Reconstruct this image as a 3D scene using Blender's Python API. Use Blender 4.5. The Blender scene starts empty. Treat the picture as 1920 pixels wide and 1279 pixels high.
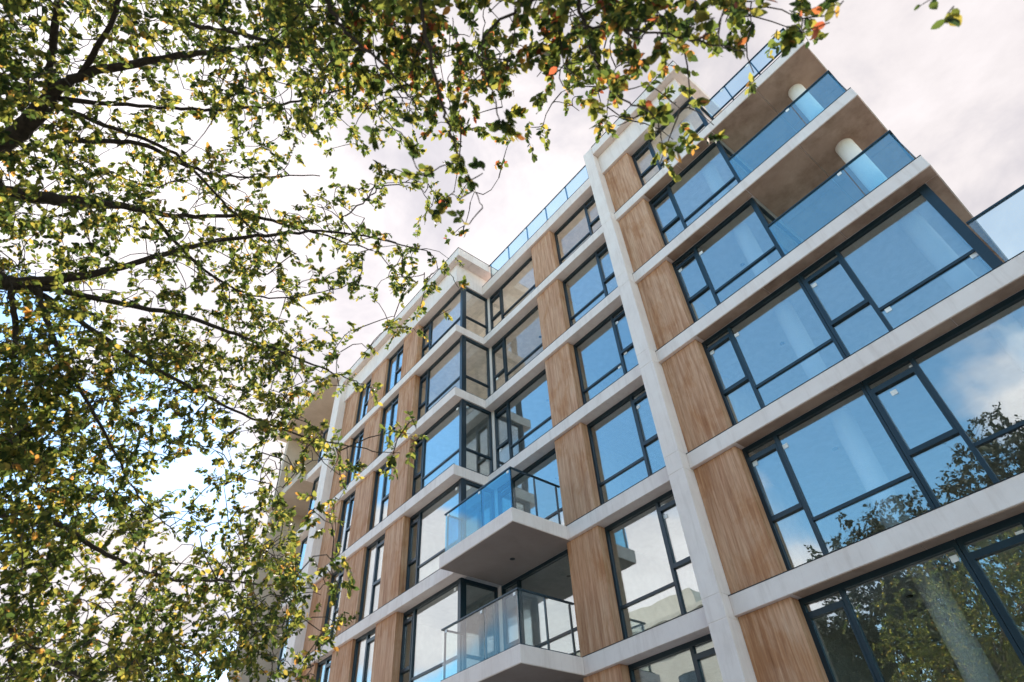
import bpy, math, random
import numpy as np
from mathutils import Vector, Matrix
random.seed(7); RNG = np.random.default_rng(11)
R_ = math.radians
scene = bpy.context.scene
COL = scene.collection
EYE = 1.6                                   # eye height; heights below are measured from the ground

# ------------------------------------------------------------------ camera
cam_d = bpy.data.cameras.new('camera'); cam = bpy.data.objects.new('camera', cam_d); COL.objects.link(cam)
CR = np.array([[0.62587938, 0.77812326, -0.05290742],
               [-0.56720474, 0.40756796, -0.71565854],
               [-0.53530718, 0.47792527, 0.69644358]])      # rows: camera right, down, forward in world axes
right, down, fwd = (Vector(r) for r in CR)
m = Matrix((right, -down, -fwd)).transposed().to_4x4(); m.translation = Vector((0, 0, EYE))
cam.matrix_world = m
cam_d.sensor_width = 36.0; cam_d.lens = 36.0 * 1140.1 / 1920.0
cam_d.dof.use_dof = True; cam_d.dof.focus_distance = 15.0; cam_d.dof.aperture_fstop = 1.6
cam_d.clip_start = 0.05; cam_d.clip_end = 3000
scene.camera = cam
scene.render.resolution_x, scene.render.resolution_y = 1024, 682
# ------------------------------------------------------------------ colour management, render
scene.render.engine = 'CYCLES'
scene.view_settings.view_transform = 'Standard'; scene.view_settings.look = 'None'
scene.view_settings.gamma = 1.0; scene.view_settings.exposure = 1.3
scene.cycles.max_bounces = 10; scene.cycles.diffuse_bounces = 4; scene.cycles.glossy_bounces = 5
scene.cycles.transmission_bounces = 6; scene.cycles.transparent_max_bounces = 24
scene.cycles.use_denoising = True
scene.cycles.sample_clamp_indirect = 6.0
# ------------------------------------------------------------------ sun and sky
SUN = Vector((-0.66, 0.24, 0.74)).normalized()       # towards the sun: high, behind the tree, beyond the facade plane
SUN_EL = math.asin(SUN.z); SUN_AZ = math.atan2(SUN.x, SUN.y)
sd = bpy.data.lights.new('sun', 'SUN'); sd.energy = 4.2; sd.angle = R_(0.5); sd.color = (1.0, 0.93, 0.83)
so = bpy.data.objects.new('sun', sd); COL.objects.link(so)
so.rotation_euler = SUN.to_track_quat('Z', 'Y').to_euler()
so.location = (-30, 10, 60)

def ramp_node(N, stops):
    r = N.new('ShaderNodeValToRGB'); e = r.color_ramp.elements
    while len(e) < len(stops): e.new(0.5)
    for el, (p, c) in zip(e, stops): el.position = p; el.color = (*c, 1)
    return r
world = bpy.data.worlds.new('World'); scene.world = world; world.use_nodes = True
def build_world():
    nt = world.node_tree; N = nt.nodes; L = nt.links; N.clear()
    def math_n(op, a=None, b=None, clamp=False):
        n = N.new('ShaderNodeMath'); n.operation = op; n.use_clamp = clamp
        for i, v in enumerate((a, b)):
            if v is None: continue
            if isinstance(v, (int, float)): n.inputs[i].default_value = v
            else: L.new(v, n.inputs[i])
        return n.outputs[0]
    sky = N.new('ShaderNodeTexSky'); sky.sky_type = 'NISHITA'; sky.sun_disc = False
    sky.sun_elevation = SUN_EL; sky.sun_rotation = SUN_AZ; sky.altitude = 0
    sky.air_density = 1.25; sky.dust_density = 0.08; sky.ozone_density = 0.8
    tc = N.new('ShaderNodeTexCoord')
    d = tc.outputs['Generated']
    def noise(scale, detail, rough, off):
        mp = N.new('ShaderNodeMapping'); mp.inputs['Location'].default_value = off
        mp.inputs['Scale'].default_value = (scale, scale, scale * 1.5)
        L.new(d, mp.inputs['Vector'])
        n = N.new('ShaderNodeTexNoise'); n.inputs['Scale'].default_value = 1.0
        n.inputs['Detail'].default_value = detail; n.inputs['Roughness'].default_value = rough
        n.inputs['Distortion'].default_value = 0.25
        L.new(mp.outputs[0], n.inputs['Vector']); return n.outputs['Fac']
    n1 = noise(2.6, 8, 0.56, (3.1, 1.7, 0.4))
    def bank(az, el, r, w):            # a bank of cloud (w > 0) or a clearing (w < 0) around one direction of the sky
        a, e = R_(az), R_(el)
        c = (math.sin(a) * math.cos(e), math.cos(a) * math.cos(e), math.sin(e))
        vm = N.new('ShaderNodeVectorMath'); vm.operation = 'DOT_PRODUCT'
        L.new(d, vm.inputs[0]); vm.inputs[1].default_value = c
        mr = N.new('ShaderNodeMapRange'); mr.interpolation_type = 'SMOOTHSTEP'
        mr.inputs['From Min'].default_value = math.cos(R_(r)); mr.inputs['From Max'].default_value = math.cos(R_(r * 0.35))
        L.new(vm.outputs['Value'], mr.inputs['Value'])
        return math_n('MULTIPLY', mr.outputs[0], w)
    v = n1
    for b in BANKS: v = math_n('ADD', v, bank(*b))
    ramp = N.new('ShaderNodeMapRange'); ramp.interpolation_type = 'SMOOTHSTEP'
    ramp.inputs['From Min'].default_value = 0.46; ramp.inputs['From Max'].default_value = 0.66
    L.new(v, ramp.inputs['Value'])
    n2 = noise(4.5, 6, 0.6, (0.3, 5.2, 2.2))
    cm = N.new('ShaderNodeMapRange'); cm.inputs['From Min'].default_value = 0.3; cm.inputs['From Max'].default_value = 0.7
    cm.inputs['To Min'].default_value = 0.82; cm.inputs['To Max'].default_value = 1.16
    L.new(n2, cm.inputs['Value'])
    # clouds lit from the front, away from the sun, are brighter than the thin veil round it
    vs = N.new('ShaderNodeVectorMath'); vs.operation = 'DOT_PRODUCT'; L.new(d, vs.inputs[0]); vs.inputs[1].default_value = (0.0, -1.0, 0.0)
    fl = N.new('ShaderNodeMapRange'); fl.inputs['From Min'].default_value = -0.1; fl.inputs['From Max'].default_value = 0.6
    fl.inputs['To Min'].default_value = CLOUD; fl.inputs['To Max'].default_value = CLOUD_FRONT
    L.new(vs.outputs['Value'], fl.inputs['Value'])
    vg = N.new('ShaderNodeVectorMath'); vg.operation = 'DOT_PRODUCT'; L.new(d, vg.inputs[0]); vg.inputs[1].default_value = SUN
    gl = N.new('ShaderNodeMapRange'); gl.interpolation_type = 'SMOOTHSTEP'
    gl.inputs['From Min'].default_value = math.cos(R_(38)); gl.inputs['From Max'].default_value = 1.0
    gl.inputs['To Min'].default_value = 1.0; gl.inputs['To Max'].default_value = 1.2
    L.new(vg.outputs['Value'], gl.inputs['Value'])
    st = math_n('MULTIPLY', math_n('MULTIPLY', fl.outputs[0], cm.outputs[0]), gl.outputs[0])
    cc = N.new('ShaderNodeBackground'); cr = ramp_node(N, [(0.34, (0.90, 0.86, 0.92)), (0.54, (1.0, 0.935, 0.945))]); L.new(n2, cr.inputs[0]); L.new(cr.outputs[0], cc.inputs['Color']); L.new(st, cc.inputs['Strength'])
    bs = N.new('ShaderNodeBackground'); bs.inputs['Strength'].default_value = SKY; tf = N.new('ShaderNodeMapRange'); tf.inputs['From Min'].default_value = -0.05; tf.inputs['From Max'].default_value = 0.35
    L.new(vs.outputs['Value'], tf.inputs['Value'])
    tn = N.new('ShaderNodeMix'); tn.data_type = 'RGBA'; tn.blend_type = 'MULTIPLY'; L.new(tf.outputs[0], tn.inputs['Factor'])
    L.new(sky.outputs[0], tn.inputs['A']); tn.inputs['B'].default_value = (0.68, 0.97, 1.02, 1); L.new(tn.outputs['Result'], bs.inputs['Color'])
    mx = N.new('ShaderNodeMixShader'); L.new(ramp.outputs[0], mx.inputs[0]); L.new(bs.outputs[0], mx.inputs[1]); L.new(cc.outputs[0], mx.inputs[2])
    out = N.new('ShaderNodeOutputWorld'); L.new(mx.outputs[0], out.inputs['Surface'])
SKY = 0.15; CLOUD = 0.37; CLOUD_FRONT = 0.82
BANKS = [(12, 45, 50, 0.34), (-65, 55, 44, 0.34), (-114, 64, 20, 0.30), (-28, 40, 22, 0.25), (-36, 60, 13, -0.42), (-86, 20, 9, 0.25), (-83, 31, 10, -0.36), (-93, 27, 9, -0.32),
         (-101, 36, 7, -0.22), (-114, 44, 16, 0.25), (-165, 50, 42, -0.5), (-140, 50, 20, -0.3), (-179, 29, 11, 0.6), (-141, 20, 13, 0.55), (-121, 23, 9, 0.5), (-158, 22, 12, 0.3), (-122, 41, 14, -0.4), (-152, 33, 9, 0.18)]
build_world()

# ------------------------------------------------------------------ helpers
def tag(o, label=None, cat=None, group=None, kind=None):
    if label: o['label'] = label
    if cat: o['category'] = cat
    if group: o['group'] = group
    if kind: o['kind'] = kind
    return o
def empty(name, loc):
    o = bpy.data.objects.new(name, None); COL.objects.link(o); o.location = loc; o.empty_display_size = 0.3
    return o
def root_loc(p):
    v = Vector((0, 0, 0))
    while p is not None: v = v + p.location; p = p.parent
    return v
class MB:
    def __init__(s): s.v = []; s.f = []; s.m = []
    def box(s, x0, x1, y0, y1, z0, z1):
        x0, x1 = sorted((x0, x1)); y0, y1 = sorted((y0, y1)); z0, z1 = sorted((z0, z1))
        b = len(s.v)
        s.v += [(x0,y0,z0),(x1,y0,z0),(x1,y1,z0),(x0,y1,z0),(x0,y0,z1),(x1,y0,z1),(x1,y1,z1),(x0,y1,z1)]
        s.f += [tuple(b+i for i in q) for q in ((0,3,2,1),(4,5,6,7),(0,1,5,4),(1,2,6,5),(2,3,7,6),(3,0,4,7))]
        return s
    def tube(s, pts, rad, n=8, cap=True):
        pts = [Vector(p) for p in pts]; b0 = len(s.v); prev = None
        for i, p in enumerate(pts):
            t = (pts[min(i+1, len(pts)-1)] - pts[max(i-1, 0)]).normalized()
            a = t.orthogonal().normalized() if prev is None else (prev - t * prev.dot(t)).normalized()
            prev = a; c = t.cross(a)
            r = rad[i] if hasattr(rad, '__len__') else rad
            for k in range(n):
                w = 2*math.pi*k/n; s.v.append(tuple(p + (a*math.cos(w) + c*math.sin(w))*r))
        for i in range(len(pts)-1):
            for k in range(n):
                k2 = (k+1) % n
                s.f.append((b0+i*n+k, b0+i*n+k2, b0+(i+1)*n+k2, b0+(i+1)*n+k))
        if cap:
            s.f.append(tuple(b0+k for k in reversed(range(n)))); e = b0+(len(pts)-1)*n; s.f.append(tuple(e+k for k in range(n)))
        return s
    def build(s, name, mat, parent=None, bevel=0.0, smooth=False):
        me = bpy.data.meshes.new(name); L = root_loc(parent)
        me.from_pydata([(x-L.x, y-L.y, z-L.z) for x, y, z in s.v], [], s.f); me.update()
        if smooth: me.polygons.foreach_set('use_smooth', [True]*len(me.polygons))
        me.materials.append(mat)
        o = bpy.data.objects.new(name, me); COL.objects.link(o)
        if parent is not None: o.parent = parent
        if bevel:
            bv = o.modifiers.new('bevel', 'BEVEL'); bv.width = bevel; bv.segments = 2; bv.limit_method = 'ANGLE'
        return o
def B(name, mat, parent, x0, x1, y0, y1, z0, z1, bevel=0.0):
    return MB().box(x0, x1, y0, y1, z0, z1).build(name, mat, parent, bevel)

# ------------------------------------------------------------------ materials
def new_mat(name):
    mt = bpy.data.materials.new(name); mt.use_nodes = True; nt = mt.node_tree; nt.nodes.clear()
    out = nt.nodes.new('ShaderNodeOutputMaterial'); return mt, nt, nt.nodes, nt.links, out
def surf(name, stops, scale=(1,1,1), noise=3.0, detail=8, rough=0.8, bump=0.2, fine=40.0, spec=0.3, stain=None, distort=0.3):
    mt, nt, N, L, out = new_mat(name)
    g = N.new('ShaderNodeNewGeometry'); mp = N.new('ShaderNodeMapping'); mp.inputs['Scale'].default_value = scale
    L.new(g.outputs['Position'], mp.inputs['Vector'])
    n = N.new('ShaderNodeTexNoise'); n.inputs['Scale'].default_value = noise; n.inputs['Detail'].default_value = detail
    n.inputs['Roughness'].default_value = 0.62; n.inputs['Distortion'].default_value = distort
    L.new(mp.outputs[0], n.inputs['Vector'])
    r = ramp_node(N, stops); L.new(n.outputs['Fac'], r.inputs[0]); col = r.outputs[0]
    n2 = N.new('ShaderNodeTexNoise'); n2.inputs['Scale'].default_value = fine; n2.inputs['Detail'].default_value = 4
    L.new(mp.outputs[0], n2.inputs['Vector'])
    if stain:
        n3 = N.new('ShaderNodeTexNoise'); n3.inputs['Scale'].default_value = stain[0]; n3.inputs['Detail'].default_value = 9
        n3.inputs['Roughness'].default_value = 0.7
        mp3 = N.new('ShaderNodeMapping'); mp3.inputs['Scale'].default_value = stain[3]; L.new(g.outputs['Position'], mp3.inputs['Vector'])
        L.new(mp3.outputs[0], n3.inputs['Vector'])
        r3 = ramp_node(N, [(stain[1], (0,0,0)), (stain[2], (1,1,1))]); L.new(n3.outputs['Fac'], r3.inputs[0])
        mx = N.new('ShaderNodeMix'); mx.data_type = 'RGBA'; mx.blend_type = 'MULTIPLY'
        L.new(r3.outputs[0], mx.inputs['Factor']); L.new(col, mx.inputs['A']); mx.inputs['B'].default_value = (*stain[4], 1)
        col = mx.outputs['Result']
    bs = N.new('ShaderNodeBsdfPrincipled'); L.new(col, bs.inputs['Base Color'])
    bs.inputs['Roughness'].default_value = rough; bs.inputs['Specular IOR Level'].default_value = spec
    bp = N.new('ShaderNodeBump'); bp.inputs['Strength'].default_value = bump; bp.inputs['Distance'].default_value = 0.01
    ad = N.new('ShaderNodeMath'); ad.operation = 'ADD'; L.new(n.outputs['Fac'], ad.inputs[0]); L.new(n2.outputs['Fac'], ad.inputs[1])
    L.new(ad.outputs[0], bp.inputs['Height']); L.new(bp.outputs[0], bs.inputs['Normal'])
    L.new(bs.outputs[0], out.inputs['Surface']); return mt
def wood_mat():
    mt, nt, N, L, out = new_mat('board_marked_panel')
    g = N.new('ShaderNodeNewGeometry')
    oi = N.new('ShaderNodeObjectInfo')
    ofs = N.new('ShaderNodeVectorMath'); ofs.operation = 'SCALE'; ofs.inputs[0].default_value = (7.3, 3.1, 19.7); L.new(oi.outputs['Random'], ofs.inputs['Scale'])
    ad = N.new('ShaderNodeVectorMath'); ad.operation = 'ADD'; L.new(g.outputs['Position'], ad.inputs[0]); L.new(ofs.outputs[0], ad.inputs[1])
    def nz(sc, k, det, dist):
        mp = N.new('ShaderNodeMapping'); mp.inputs['Scale'].default_value = sc; L.new(ad.outputs[0], mp.inputs['Vector'])
        n = N.new('ShaderNodeTexNoise'); n.inputs['Scale'].default_value = k; n.inputs['Detail'].default_value = det
        n.inputs['Roughness'].default_value = 0.65; n.inputs['Distortion'].default_value = dist
        L.new(mp.outputs[0], n.inputs['Vector']); return n.outputs['Fac']
    a = nz((9, 9, 0.45), 1.4, 10, 0.25); b = nz((22, 22, 1.6), 1.5, 8, 0.4); c = nz((1.1, 1.1, 0.7), 1.1, 5, 0.4)
    r1 = ramp_node(N, [(0.25, (0.33, 0.146, 0.076)), (0.45, (0.49, 0.254, 0.142)), (0.58, (0.59, 0.342, 0.208)), (0.78, (0.66, 0.44, 0.315))]); L.new(a, r1.inputs[0])
    r2 = ramp_node(N, [(0.33, (0.55, 0.50, 0.46)), (0.55, (1, 1, 1))]); L.new(b, r2.inputs[0])
    m1 = N.new('ShaderNodeMix'); m1.data_type = 'RGBA'; m1.blend_type = 'MULTIPLY'; m1.inputs['Factor'].default_value = 0.45
    L.new(r1.outputs[0], m1.inputs['A']); L.new(r2.outputs[0], m1.inputs['B'])
    r3 = ramp_node(N, [(0.38, (0.84, 0.70, 0.55)), (0.5, (1, 1, 1)), (0.66, (1.0, 0.98, 1.0))]); L.new(c, r3.inputs[0])
    m2 = N.new('ShaderNodeMix'); m2.data_type = 'RGBA'; m2.blend_type = 'MULTIPLY'; m2.inputs['Factor'].default_value = 0.8
    L.new(m1.outputs['Result'], m2.inputs['A']); L.new(r3.outputs[0], m2.inputs['B'])
    bs = N.new('ShaderNodeBsdfPrincipled'); bs.inputs['Roughness'].default_value = 0.7; bs.inputs['Specular IOR Level'].default_value = 0.25
    L.new(m2.outputs['Result'], bs.inputs['Base Color'])
    bp = N.new('ShaderNodeBump'); bp.inputs['Strength'].default_value = 0.3; bp.inputs['Distance'].default_value = 0.01
    L.new(b, bp.inputs['Height']); L.new(bp.outputs[0], bs.inputs['Normal'])
    L.new(bs.outputs[0], out.inputs['Surface']); return mt
def glass_mat(name, r0, tint, rcol=(1, 1, 1), wave=0.003):
    mt, nt, N, L, out = new_mat(name)
    lw = N.new('ShaderNodeLayerWeight'); lw.inputs['Blend'].default_value = 0.5
    p = N.new('ShaderNodeMath'); p.operation = 'POWER'; L.new(lw.outputs['Facing'], p.inputs[0]); p.inputs[1].default_value = 4.0
    mr = N.new('ShaderNodeMapRange'); mr.inputs['To Min'].default_value = r0; mr.inputs['To Max'].default_value = 1.0; L.new(p.outputs[0], mr.inputs['Value'])
    g = N.new('ShaderNodeNewGeometry'); n = N.new('ShaderNodeTexNoise'); n.inputs['Scale'].default_value = 1.3; n.inputs['Detail'].default_value = 1
    L.new(g.outputs['Position'], n.inputs['Vector'])
    bp = N.new('ShaderNodeBump'); bp.inputs['Strength'].default_value = 1.0; bp.inputs['Distance'].default_value = wave
    L.new(n.outputs['Fac'], bp.inputs['Height'])
    tr = N.new('ShaderNodeBsdfTransparent'); tr.inputs['Color'].default_value = (*tint, 1)
    gs = N.new('ShaderNodeBsdfGlossy'); gs.inputs['Roughness'].default_value = 0.0; gs.inputs['Color'].default_value = (*rcol, 1)
    L.new(bp.outputs[0], gs.inputs['Normal'])
    mx = N.new('ShaderNodeMixShader'); L.new(mr.outputs[0], mx.inputs[0]); L.new(tr.outputs[0], mx.inputs[1]); L.new(gs.outputs[0], mx.inputs[2])
    L.new(mx.outputs[0], out.inputs['Surface']); return mt
def plain(name, c, rough=0.5, metal=0.0, spec=0.5):
    mt, nt, N, L, out = new_mat(name)
    g = N.new('ShaderNodeNewGeometry'); n = N.new('ShaderNodeTexNoise'); n.inputs['Scale'].default_value = 6.0; n.inputs['Detail'].default_value = 5
    L.new(g.outputs['Position'], n.inputs['Vector'])
    r = ramp_node(N, [(0.3, tuple(x*0.88 for x in c)), (0.7, tuple(min(1, x*1.08) for x in c))]); L.new(n.outputs['Fac'], r.inputs[0])
    bs = N.new('ShaderNodeBsdfPrincipled'); L.new(r.outputs[0], bs.inputs['Base Color'])
    bs.inputs['Roughness'].default_value = rough; bs.inputs['Metallic'].default_value = metal; bs.inputs['Specular IOR Level'].default_value = spec
    L.new(bs.outputs[0], out.inputs['Surface']); return mt
M = {}
M['concrete'] = surf('fair_faced_concrete', [(0.25, (0.75, 0.63, 0.57)), (0.5, (0.82, 0.70, 0.64)), (0.75, (0.86, 0.75, 0.69))], noise=1.6, bump=0.25, fine=60,
                     stain=(1.3, 0.50, 0.76, (5, 5, 0.5), (0.84, 0.81, 0.79)))
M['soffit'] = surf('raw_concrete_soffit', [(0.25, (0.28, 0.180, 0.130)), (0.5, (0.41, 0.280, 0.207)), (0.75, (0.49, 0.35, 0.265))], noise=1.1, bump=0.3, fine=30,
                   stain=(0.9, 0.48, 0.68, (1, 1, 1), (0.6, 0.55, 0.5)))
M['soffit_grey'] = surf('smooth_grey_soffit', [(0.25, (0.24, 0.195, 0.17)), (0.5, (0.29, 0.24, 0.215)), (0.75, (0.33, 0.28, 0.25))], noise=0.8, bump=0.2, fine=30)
M['wood'] = wood_mat()
M['frame'] = plain('dark_window_frame', (0.007, 0.024, 0.036), 0.35, 0.0, 0.5)
M['rail'] = plain('dark_rail_metal', (0.014, 0.035, 0.048), 0.35, 0.2, 0.5)
M['glass'] = glass_mat('reflective_window_glass', 0.235, (0.86, 0.90, 0.91), (0.93, 1.0, 1.0))
M['glass_clear'] = glass_mat('clear_window_glass', 0.03, (0.99, 0.99, 0.98))
M['glass_rail'] = glass_mat('bluish_balustrade_glass', 0.20, (0.74, 0.90, 0.95), (0.84, 1.0, 1.0), wave=0.002)
M['glass_rail_blue'] = glass_mat('reflection_tint_balustrade_glass', 0.10, (0.40, 0.74, 0.93), (0.7, 0.95, 1.0), wave=0.002)  # blue tint stands in for the sky mirrored in this balustrade
M['glass_rail_clear'] = glass_mat('clear_balustrade_glass', 0.03, (0.95, 0.975, 0.97), wave=0.002)
M['glass_rail_pale'] = glass_mat('pale_blue_balustrade_glass', 0.10, (0.84, 0.94, 0.98), (0.9, 1.0, 1.0), wave=0.002)
M['plaster'] = plain('painted_plaster', (0.78, 0.70, 0.61), 0.8, 0, 0.2)
M['ceiling'] = plain('ceiling_paint', (0.90, 0.84, 0.77), 0.8, 0, 0.2)
M['column'] = surf('painted_column', [(0.3, (0.80, 0.75, 0.70)), (0.7, (0.86, 0.81, 0.76))], noise=2.0, bump=0.15, fine=30)
M['floor'] = plain('screed_floor', (0.66, 0.60, 0.53), 0.7, 0, 0.3)
M['floor_bounce'] = plain('pale_bounce_floor', (0.80, 0.74, 0.66), 0.6, 0, 0.3)  # unseen upper floors made extra pale to bounce light onto the ceilings
M['sticker'] = plain('white_paper_sticker', (0.85, 0.84, 0.82), 0.7, 0, 0.2)
M['dark'] = plain('black_fitting', (0.01, 0.01, 0.011), 0.5)
M['beige_wall'] = surf('beige_render', [(0.3, (0.46, 0.37, 0.29)), (0.7, (0.58, 0.48, 0.39))], noise=1.2, bump=0.2)
M['pale_wall'] = surf('pale_render', [(0.3, (0.60, 0.58, 0.54)), (0.7, (0.72, 0.70, 0.66))], noise=0.7, bump=0.1)
M['asphalt'] = surf('asphalt', [(0.3, (0.045, 0.045, 0.047)), (0.7, (0.075, 0.075, 0.077))], noise=2.0, bump=0.5, fine=120)
M['paving'] = surf('pavement_slabs', [(0.3, (0.26, 0.25, 0.235)), (0.7, (0.36, 0.34, 0.32))], noise=1.5, bump=0.3, fine=60)
M['ground'] = surf('dry_ground', [(0.3, (0.22, 0.21, 0.17)), (0.7, (0.34, 0.32, 0.27))], noise=0.4, bump=0.3)
M['kerb'] = surf('kerb_stone', [(0.3, (0.34, 0.33, 0.32)), (0.7, (0.44, 0.43, 0.41))], noise=2.5)
M['white'] = plain('road_paint', (0.72, 0.72, 0.70), 0.7)

# ------------------------------------------------------------------ ground, road, pavement
tag(B('ground', M['ground'], None, -900, 900, -900, 900, -0.5, -0.012), kind='structure')
tag(B('pavement', M['paving'], None, -90, 60, -3.4, 10.2, -0.4, 0.0), kind='structure')
tag(B('road', M['asphalt'], None, -90, 60, -12.6, -3.7, -0.4, -0.13 + 0.125), kind='structure')
tag(B('far_pavement', M['paving'], None, -90, 60, -17.5, -12.9, -0.4, 0.0), kind='structure')
tag(MB().box(-90, 60, -3.7, -3.4, -0.4, 0.115).box(-90, 60, -12.9, -12.6, -0.4, 0.115).build('kerb', M['kerb']), kind='structure')
mk = MB()
for i in range(-20, 14): mk.box(i*4.2, i*4.2 + 2.0, -8.25, -8.13, -0.2, -0.001)
tag(mk.build('road_marking', M['white']), kind='structure')

# ------------------------------------------------------------------ the apartment building
Z0 = EYE
def T(k): return 4.24 + 3.1*(k-1) + Z0          # top of the k-th floor band
H = 0.36
bld = empty('apartment_building', (-10.0, 13.0, 0.0))
tag(bld, 'large concrete and wood panelled apartment block with dark framed glazing and glass balconies', 'building')
def P(name, mat, *a, **k): return B(name, M[mat], bld, *a, **k)
XR = -6.19; XP = -6.61; XC = -13.3; XE = 0.42; XS = 0.70; XL = -22.9
# --- piers with pour joints
def pier(x0, x1, y0, y1, ztop):
    mb = MB(); zs = [0.0]
    for k in range(0, 6): zs += [T(k) - H - 0.06, T(k) + 0.02]
    zs.append(ztop)
    for a, b in zip(zs, zs[1:]): mb.box(x0, x1, y0, y1, a + 0.005, b - 0.005)
    mb.box(x0+0.006, x1-0.006, y0+0.006, y1-0.006, 0.0, ztop-0.01)
    return mb.build('pier', M['concrete'], bld, 0.008)
pier(XP, XR, 10.15, 10.95, 20.72 + Z0)
pier(-23.6, XL, 8.85, 9.6, 20.72 + Z0)
# --- horizontal bands (front lip of each floor slab)
def band(x0, x1, y0, y1, k, mat='concrete'):
    if x1 - x0 > 1: P('band_flashing', 'dark', x0, x1, y0 - 0.006, y0 + 0.05, T(k) + 0.001, T(k) + 0.012)
    return P('floor_band', mat, x0, x1, y0, y1, T(k) - H, T(k), bevel=0.012)
for k in range(0, 6):
    band(XR + 0.003, XS if k >= 3 else 6.0, 10.4, 10.85, k)
    if k in (1, 2): band(-10.10, XP - 0.003, 10.4, 10.85, k)
    else: band(XC + 0.003, XP - 0.003, 10.4, 10.85, k)
    if k in (1, 2): band(XL + 0.003, -13.22, 9.1, 9.55, k)
    else: band(XL + 0.003, XC, 9.1, 9.55, k)
    if k not in (1, 2): band(XC - 0.45, XC, 9.552, 10.85, k)
    band(-26.0, -23.603, 9.1, 9.55, k)
# --- wood panels and their window bays
def panel(x0, x1, y0, k, ztop=None, depth=0.34):
    return P('wood_panel', 'wood', x0, x1, y0, y0 + depth, T(k) + 0.014, (ztop if ztop else T(k+1) - H) - 0.002, bevel=0.006)
ZF = 19.15 + Z0       # underside of the roof fascia
for k in range(0, 6):
    zt = ZF if k == 5 else None
    panel(XR + 0.004, -5.09, 10.5, k, zt)
    panel(-10.26, -9.15, 10.5, k, zt)
    panel(-17.5, -16.3, 9.2, k, zt)
    panel(-20.35, -18.95, 9.2, k, zt)
    panel(XL + 0.004, -21.6, 9.2, k, zt)
# --- windows
def window(cols, z0, z1, y, glass, flip=False, axis='x', c0=None, stick=None, label=None):
    """cols: (a, b, kind) panes of one window; kind n = narrow with vent, w = wide with low transom, s = single"""
    fr = MB(); fw = 0.06; dp = 0.10; panes = []; st = MB()
    a0 = min(c[0] for c in cols); a1 = max(c[1] for c in cols)
    def bx(mb, a, b, za, zb, d0=0.0, d1=None):
        d1 = dp if d1 is None else d1
        if axis == 'x': mb.box(a, b, y + d0, y + d1, za, zb)
        else: mb.box(c0 + d0, c0 + d1, a, b, za, zb)
    bx(fr, a0, a1, z1 - 0.10, z1); bx(fr, a0, a1, z0, z0 + 0.07)
    zi0, zi1 = z0 + 0.07, z1 - 0.10
    edges = sorted({c[0] for c in cols} | {c[1] for c in cols})
    for e in edges:
        if e == edges[0]: bx(fr, e, e + fw, zi0, zi1)
        elif e == edges[-1]: bx(fr, e - fw, e, zi0, zi1)
        else: bx(fr, e - fw*0.62, e + fw*0.62, zi0, zi1)
    def pane(a, b, za, zb):
        mb = MB(); bx(mb, a, b, za, zb, 0.045, 0.060); panes.append(mb)
    for a, b, kd in cols:
        l = a + (fw if a == edges[0] else fw*0.62) ; r = b - (fw if b == edges[-1] else fw*0.62)
        if kd == 'w':
            zt = z0 + 0.80; bx(fr, l, r, zt - 0.03, zt + 0.03, 0.012)
            pane(l, r, zi0, zt - 0.03); pane(l, r, zt + 0.03, zi1)
        elif kd == 'n':
            zt = z0 + 1.12; zv = z0 + (z1 - z0) - 0.30
            bx(fr, l, r, zt - 0.045, zt + 0.045, -0.012); bx(fr, l, r, zv - 0.05, zv + 0.05, -0.012)
            s = 0.035      # the opening sash stands a little proud
            bx(fr, l, l + s, zt + 0.045, zv - 0.05, -0.01, 0.045); bx(fr, r - s, r, zt + 0.045, zv - 0.05, -0.01, 0.045)
            pane(l, r, zi0, zt - 0.045); pane(l + s, r - s, zt + 0.045, zv - 0.05); pane(l, r, zv + 0.05, zi1)
        else: pane(l, r, zi0, zi1)
    o = fr.build('window', M['frame'], bld)
    if label: o['label'] = label
    for p in panes: p.build('pane', M[glass], o)
    for (a, zz) in (stick or []):
        mb = MB(); bx(mb, a, a + 0.11, z0 + zz, z0 + zz + 0.095, 0.038, 0.043); mb.build('sticker', M['sticker'], o)
    return o
def gl(k, bay=False): return 'glass_clear' if (k == 5 or (bay and k == 4)) else 'glass'  # clear glass stands in for the weak sky reflection on these storeys
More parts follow.
